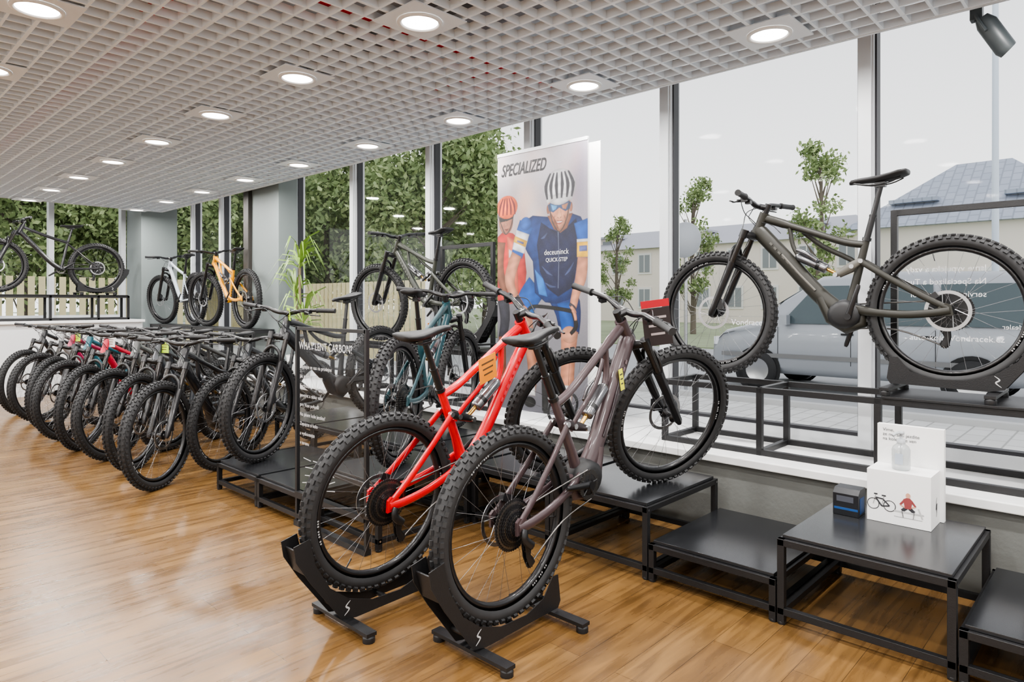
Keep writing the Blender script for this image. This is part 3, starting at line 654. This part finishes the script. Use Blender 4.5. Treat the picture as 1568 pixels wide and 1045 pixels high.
b.lathe([(.017,.112),(.017,.13),(.006,.132),(.006,.150),(.013,.152),(.013,.162),(0,.163)],PM,16,axis='z'); b.tube([(0,0,.157),(-.03,.015,.156),(-.042,.022,.148)],.006,PM,8,ref=(0,0,1)); b.tube([(0,0,.02),(0,0,.12)],.003,PM,6)
b.box((-.0365,0,.05),(.001,.030,.045),mat('bottle_label',(.40,.45,.52),.5))
b.obj('bottle',bt)
b=MB(); bk=mat('accessory_box_black',(.008,.009,.012),.35); blb=mat('accessory_box_blue',(.01,.06,.20),.4)
b.bb((3.15,.90,.361),(3.25,1.005,.455),bk); b.bb((3.1488,.902,.385),(3.1498,1.0,.395),blb); b.bb((3.1486,.92,.42),(3.1498,.99,.445),mat('accessory_print',(.06,.065,.08),.4)); b.bb((3.17,.8988,.37),(3.23,.8998,.44),blb)
b.prism([(3.15,.455),(3.175,.475),(3.25,.475),(3.25,.455)],.90,1.005,bk)
b.obj('accessory_box',bevel=.001)
# ------------------------------------------------------------------ spotlight
b=MB(); SG=mat('spot_grey',(.05,.06,.065),.4)
b.tube([(3.9,.585,2.66),(3.9,.585,3.2)],.011,SG,8); b.box((3.9,.585,2.70),(.05,.05,.07),SG)
b.tube([(3.89,.565,2.67),(3.90,.545,2.64),(3.93,.475,2.51),(3.935,.465,2.50)],[.030,.045,.045,.040],SG,20,ref=(0,0,1)); b.tube([(3.86,.585,2.68),(3.85,.54,2.59)],.008,SG,6)
b.tube([(3.9,-3,3.19),(3.9,1.2,3.19)],[(.02,.02)]*2,SG,4); b.obj('track_spotlight')
# ------------------------------------------------------------------ plant
pl=empty('potted_dracaena',Matrix.Translation((3.86,6.95,.446))); b=MB()
b.lathe([(0,0),(.11,0),(.15,.26),(.14,.26),(.13,.23),(0,.23)],mat('pot_ceramic',(.5,.5,.48),.4),24,axis='z')
LF=mat('dracaena_leaf',(.20,.32,.06),.45,var=.4,scale=5); ST=mat('dracaena_stem',(.25,.2,.12),.8)
for k,(sx,sy,h,cnt) in enumerate(((0,0,1.32,34),(.03,.10,.98,22),(-.04,-.11,.66,26))):
    b.tube(cr([(sx,sy,.2),(sx*1.5,sy*1.5,h*.6),(sx*2,sy*2,h)],3),.015,ST,8)
    for i in range(cnt):
        a=random.random()*6.28; up=random.uniform(.1,1.3); l=random.uniform(.36,.60); d=V((math.cos(a)*.5,math.sin(a),0)); s=V((-math.sin(a),math.cos(a),0))
        o=V((sx*2,sy*2,h-.10+.10*up)); pts=[o,o+d*l*.3+V((0,0,l*.4*up)),o+d*l*.62+V((0,0,l*.5*up-.01)),o+d*l*(.95)+V((0,0,l*(.5*up-.35)))]
        ws=[.006,.013,.010,.001]; vs=[]
        for p,w in zip(pts,ws): vs+=[p-s*w+V((0,0,w*.5)),p+s*w-V((0,0,w*.5))]
        b.add(vs,[(0,1,3,2),(2,3,5,4),(4,5,7,6)],LF)
b.obj('plant',pl)
# ------------------------------------------------------------------ outside
def brick(name,c1,c2,mo,w,h,ms):
    m=bpy.data.materials.new(name); m.use_nodes=True; nt=m.node_tree; bs=nt.nodes['Principled BSDF']; bs.inputs['Roughness'].default_value=.85
    tc=nt.nodes.new('ShaderNodeTexCoord'); br=nt.nodes.new('ShaderNodeTexBrick'); br.inputs['Scale'].default_value=1
    br.inputs['Color1'].default_value=(*c1,1);br.inputs['Color2'].default_value=(*c2,1);br.inputs['Mortar'].default_value=(*mo,1)
    br.inputs['Brick Width'].default_value=w;br.inputs['Row Height'].default_value=h;br.inputs['Mortar Size'].default_value=ms
    nt.links.new(tc.outputs['Object'],br.inputs[0]); nt.links.new(br.outputs[0],bs.inputs['Base Color']); return m
b=MB(); b.bb((4.46,-40,-.15),(9.2,80,-.12),brick('paving_stones',(.62,.62,.61),(.56,.56,.55),(.36,.36,.35),.4,.2,.010)); b.obj('pavement_outside')
b=MB(); b.bb((-60,12.52,-.15),(4.45,80,-.12),brick('paving_stones_side',(.5,.5,.48),(.45,.45,.44),(.3,.3,.29),.4,.2,.012)); b.obj('pavement_outside')
b=MB(); b.bb((9.36,-40,-.25),(20,80,-.20),mat('asphalt',(.40,.41,.42),.9,var=.1)); b.obj('road')
b=MB(); b.bb((20.01,-60,-.2),(120,120,-.15),mat('grass_verge',(.30,.35,.22),.95,var=.3,scale=.6)); b.obj('ground_outside')
b=MB(); b.bb((9.2,-40,-.2),(9.35,80,-.05),mat('kerb',(.5,.5,.5),.9)); b.obj('kerb')
def van(x,y):
    e=empty('silver_minivan',Matrix.Translation((x,y,-.19))@Matrix.Rotation(math.radians(90),4,'Z'))
    vm=mat('silver_car_paint',(.40,.42,.45),.35,.2,coat=.5); gl=mat('car_glass',(.08,.11,.12),.1); b=MB()
    secs=[(-2.45,.42,1.0,1.05,.80),(-2.40,.34,1.10,1.80,.90),(-2.0,.30,1.12,1.93,.95),(-.5,.28,1.10,1.97,.97),(.55,.28,1.08,1.92,.97),(1.15,.28,1.05,1.55,.97),(1.55,.28,1.05,1.16,.96),(2.2,.30,.95,1.0,.92),(2.45,.34,.72,.82,.80),(2.5,.40,.60,.66,.70)]
    loops=[]
    for (lx,z0,zb,zt,w) in secs:
        wt=w-.17*min(1,(zt-zb)/.8)
        loops.append([(lx,-w*.9,z0),(lx,-w,z0+.12),(lx,-w,zb-.1),(lx,-w*.97,zb),(lx,-wt,zt-.08),(lx,-wt*.85,zt),(lx,wt*.85,zt),(lx,wt,zt-.08),(lx,w*.97,zb),(lx,w,zb-.1),(lx,w,z0+.12),(lx,w*.9,z0)])
    b.loft(loops,vm,smooth=True)
    for s in(-1,1):
        def q(x0,x1,x2,x3):
            zb=1.14;zt=1.76; yb=s*.965;yt=s*.845
            b.add([(x0,yb,zb),(x1,yb,zb),(x2,yt,zt),(x3,yt,zt)],[(0,1,2,3)],gl,False)
        q(-2.2,-1.15,-1.15,-2.1);q(-1.05,.0,.0,-1.05);q(.1,1.15,.62,.1)
        for wx in(-1.55,1.55):
            b.M=Matrix.Translation((wx,s*.90,.33)); b.lathe([(.2,-.1),(.33,-.1),(.34,-.06),(.34,.06),(.33,.1),(.2,.1)],RUB,28); b.lathe([(0,s*.085),(.2,s*.09),(.22,s*.10)],STEEL,20)
            b.lathe([(.34,s*.075),(.40,s*.078)],MBLK,28); b.M=Matrix.Identity(4)
        b.box((2.32,s*.70,.80),(.2,.28,.14),mat('headlamp',(.85,.87,.9),.1)); b.box((-2.42,s*.82,1.15),(.08,.12,.5),mat('tail_lamp',(.5,.02,.02),.2))
        b.box((1.05,s*1.06,1.2),(.12,.16,.16),vm); b.box((.1,s*.985,.98),(.18,.02,.03),MBLK); b.box((-1.0,s*.985,.98),(.18,.02,.03),MBLK)
        for dx in(-1.1,.05,1.2): b.box((dx,s*.972,.78),(.008,.004,.60),MBLK)
        b.bb((-2.3,s*.96,.55),(2.2,s*.99,.62),mat('van_trim',(.2,.2,.2),.5))
    b.add([(1.27,-.8,1.46),(1.27,.8,1.46),(.62,.70,1.87),(.62,-.70,1.87)],[(0,1,2,3)],gl,False)
    b.box((2.5,0,.55),(.04,1.3,.16),MBLK); b.obj('van_body',e); return e
van(12.3,3.3)
CRM=mat('cream_render',(.88,.80,.73),.9,var=.04); ROOF=mat('roof_tile_grey',(.46,.47,.52),.8); WIN=mat('building_window',(.30,.32,.34),.3); WF=mat('window_surround',(.85,.83,.81),.8)
def house(x,y0,y1,ze,zr,depth,wcol,rcol,nw,hip=2):
    e=empty('town_building',Matrix.Identity(4)); b=MB()
    b.bb((x,y0,-.15),(x+depth,y1,ze),wcol)
    o=.4; b.add([(x-o,y0-o,ze),(x-o,y1+o,ze),(x+depth+o,y1+o,ze),(x+depth+o,y0-o,ze),(x+depth/2,y0+hip,zr),(x+depth/2,y1-hip,zr)],[(0,4,5,1),(2,5,4,3),(0,3,4),(1,5,2),(0,1,2,3)],rcol,False)
    st=(y1-y0)/nw; fl=2 if ze>4.5 else 1
    for i in range(nw):
        for f in range(fl):
            yc=y0+st*(i+.5); zc=1.6+f*2.6 if fl==2 else 1.8
            b.bb((x-.06,yc-.6,zc-.75),(x-.01,yc+.6,zc+.85),WF); b.bb((x-.09,yc-.45,zc-.6),(x-.05,yc+.45,zc+.7),WIN); b.bb((x-.11,yc-.03,zc-.6),(x-.08,yc+.03,zc+.7),WF)
    for i in range(max(2,nw//3)):
        yc=y0+(y1-y0)*(i+.5)/max(2,nw//3); b.bb((x+depth*.15,yc-.7,ze+.1),(x+depth*.5,yc+.7,ze+1.1),wcol); b.bb((x+depth*.15-.03,yc-.45,ze+.3),(x+depth*.15,yc+.45,ze+.9),WIN)
        b.bb((x+depth*.1,yc-.9,ze+1.1),(x+depth*.55,yc+.9,ze+1.25),rcol)
    b.obj('building',e)
house(44,12,36,5.4,7.2,9,CRM,ROOF,10)
BR=brick('blue_grey_tiles',(.42,.46,.54),(.38,.42,.50),(.30,.33,.39),.5,.35,.03)
house(31,1,9.0,4.4,7.4,8,mat('beige_render',(.84,.78,.72),.9),BR,4,hip=3)
LEAF=mat('tree_leaf',(.24,.32,.14),.7,var=.45,scale=1.2); LEAF2=mat('tree_leaf_light',(.38,.46,.22),.7,var=.3,scale=2); BARK=mat('bark',(.2,.17,.14),.9)
def tree(seed,h,cw,nl,ls,sparse=1.0):
    rnd=random.Random(seed); b=MB()
    b.tube(cr([(0,0,0),(.1,.05,h*.3),(0,.1,h*.6),(.05,0,h*.93)],4),[.17*h/8*(1-i/13*.85) for i in range(13)],BARK,8)
    cl=[]
    for i in range(28):
        a=rnd.random()*6.28; zz=h*rnd.uniform(.18,.92); rr=cw*rnd.uniform(.35,1)*(1-.6*abs(zz/h-.5)/.45)
        c=V((rr*math.cos(a),rr*math.sin(a),zz+.1*h)); cl.append((c,cw*rnd.uniform(.28,.45)*sparse))
        b.tube([(0,0,zz-.1*h),(c.x*.5,c.y*.5,zz),tuple(c)],[.035,.02,.008],BARK,5)
    cl.append((V((0,0,h*.92)),cw*.3))
    for i in range(nl):
        c,r=rnd.choice(cl); d=V((rnd.gauss(0,1),rnd.gauss(0,1),rnd.gauss(0,.9))); d=d.normalized()*r*(rnd.random()**.4)*rnd.choice((1,1,1.35))
        p=c+d; u=V((rnd.gauss(0,1),rnd.gauss(0,1),rnd.gauss(0,1))).normalized(); w=u.cross(V((rnd.gauss(0,1),rnd.gauss(0,1),rnd.gauss(0,1)))).normalized(); s=ls*rnd.uniform(.6,1.2)
        b.add([p-u*s,p+w*s*.5,p+u*s,p-w*s*.5],[(0,1,2,3)],LEAF if rnd.random()<.6 else LEAF2,False)
    return b.mesh('street_tree')
T1=tree(1,8.5,3.1,17000,.14); T2=tree(2,8.0,2.9,15000,.13); T3=tree(3,6.8,1.2,2600,.10,.75)
def pt(me,x,y,s=1,r=0):
    o=bpy.data.objects.new('street_tree',me); COL.objects.link(o); o.location=(x,y,-.15); o.scale=(s,s,s); o.rotation_euler=(0,0,r)
pt(T1,15,17.8,.92,0);pt(T2,14,23,1.0,1);pt(T1,13,29,1.0,2);pt(T2,22,29,1.0,3);pt(T2,21,21.5,.95,4);pt(T2,18.5,24.5,.9,2.5)
pt(T1,9,30,1,1.5);pt(T2,5,27,1,.5);pt(T1,1.5,30,1,3);pt(T2,10,40,1.2,4.2);pt(T1,4,38,1.2,5);pt(T1,-4,32,1,.3);pt(T1,24,45,1.3,.7);pt(T2,32,50,1.3,.7);pt(T1,8,24,.8,2.2);pt(T2,17,40,1.2,2.2)
pt(T3,28,15,1.0,0);pt(T3,26,8.7,1.05,2);pt(T3,30,20.5,.85,1);pt(T2,44,44,1.2,0)
b=MB(); YF=mat('pale_wood_slats',(.72,.64,.38),.8,var=.1)
for i in range(60): b.bb((10.3,12.6+i*.22,-.2),(10.34,12.74+i*.22,1.85),YF)
b.bb((10.34,12.6,.4),(10.4,25,.5),YF); b.bb((10.34,12.6,1.4),(10.4,25,1.5),YF); b.obj('slatted_fence')
b=MB()
for i in range(60): b.bb((-5+i*.22,20,-.12),(-4.86+i*.22,20.04,1.95),YF)
b.bb((-5,20.04,.4),(8.2,20.1,.5),YF); b.bb((-5,20.04,1.4),(8.2,20.1,1.5),YF)
b.obj('slatted_fence')
b=MB(); b.tube([(10.2,5.6,-.2),(10.2,5.6,2.7)],.03,STEEL,8); b.M=Matrix.Translation((10.17,5.6,2.35))@Matrix.Rotation(math.radians(90),4,'Z'); b.lathe([(0,0),(.3,0),(.3,.02),(0,.02)],mat('sign_back',(.5,.52,.55),.5),24); b.M=Matrix.Identity(4); b.obj('road_sign')
b=MB(); b.tube([(14.5,1.9,-.2),(14.5,1.9,8)],[.06,.045],mat('pole_blue_grey',(.66,.74,.82),.5),10); b.tube([(14.5,1.9,8),(13.3,1.9,8.3)],.04,STEEL,8); b.box((13.1,1.9,8.3),(.6,.2,.1),STEEL); b.obj('street_lamp')
# ------------------------------------------------------------------ world & camera
w=bpy.data.worlds.new('overcast'); sc.world=w; w.use_nodes=True; nt=w.node_tree; bg=nt.nodes['Background']
tc=nt.nodes.new('ShaderNodeTexCoord'); sp=nt.nodes.new('ShaderNodeSeparateXYZ'); rp=nt.nodes.new('ShaderNodeValToRGB')
nt.links.new(tc.outputs['Generated'],sp.inputs[0]); nt.links.new(sp.outputs[2],rp.inputs[0]); nt.links.new(rp.outputs[0],bg.inputs[0])
rp.color_ramp.elements[0].position=0; rp.color_ramp.elements[0].color=(1,1,1,1); rp.color_ramp.elements[1].position=.45; rp.color_ramp.elements[1].color=(.60,.60,.63,1)
bg.inputs[1].default_value=2.1
cam=bpy.data.cameras.new('camera'); co=bpy.data.objects.new('camera',cam); COL.objects.link(co)
co.location=(0,0,1.3); co.rotation_euler=(math.radians(90),0,math.radians(-46.66)); cam.lens=23.5; cam.sensor_width=36; cam.shift_y=-.0377; cam.clip_start=.05; cam.clip_end=400
sc.camera=co
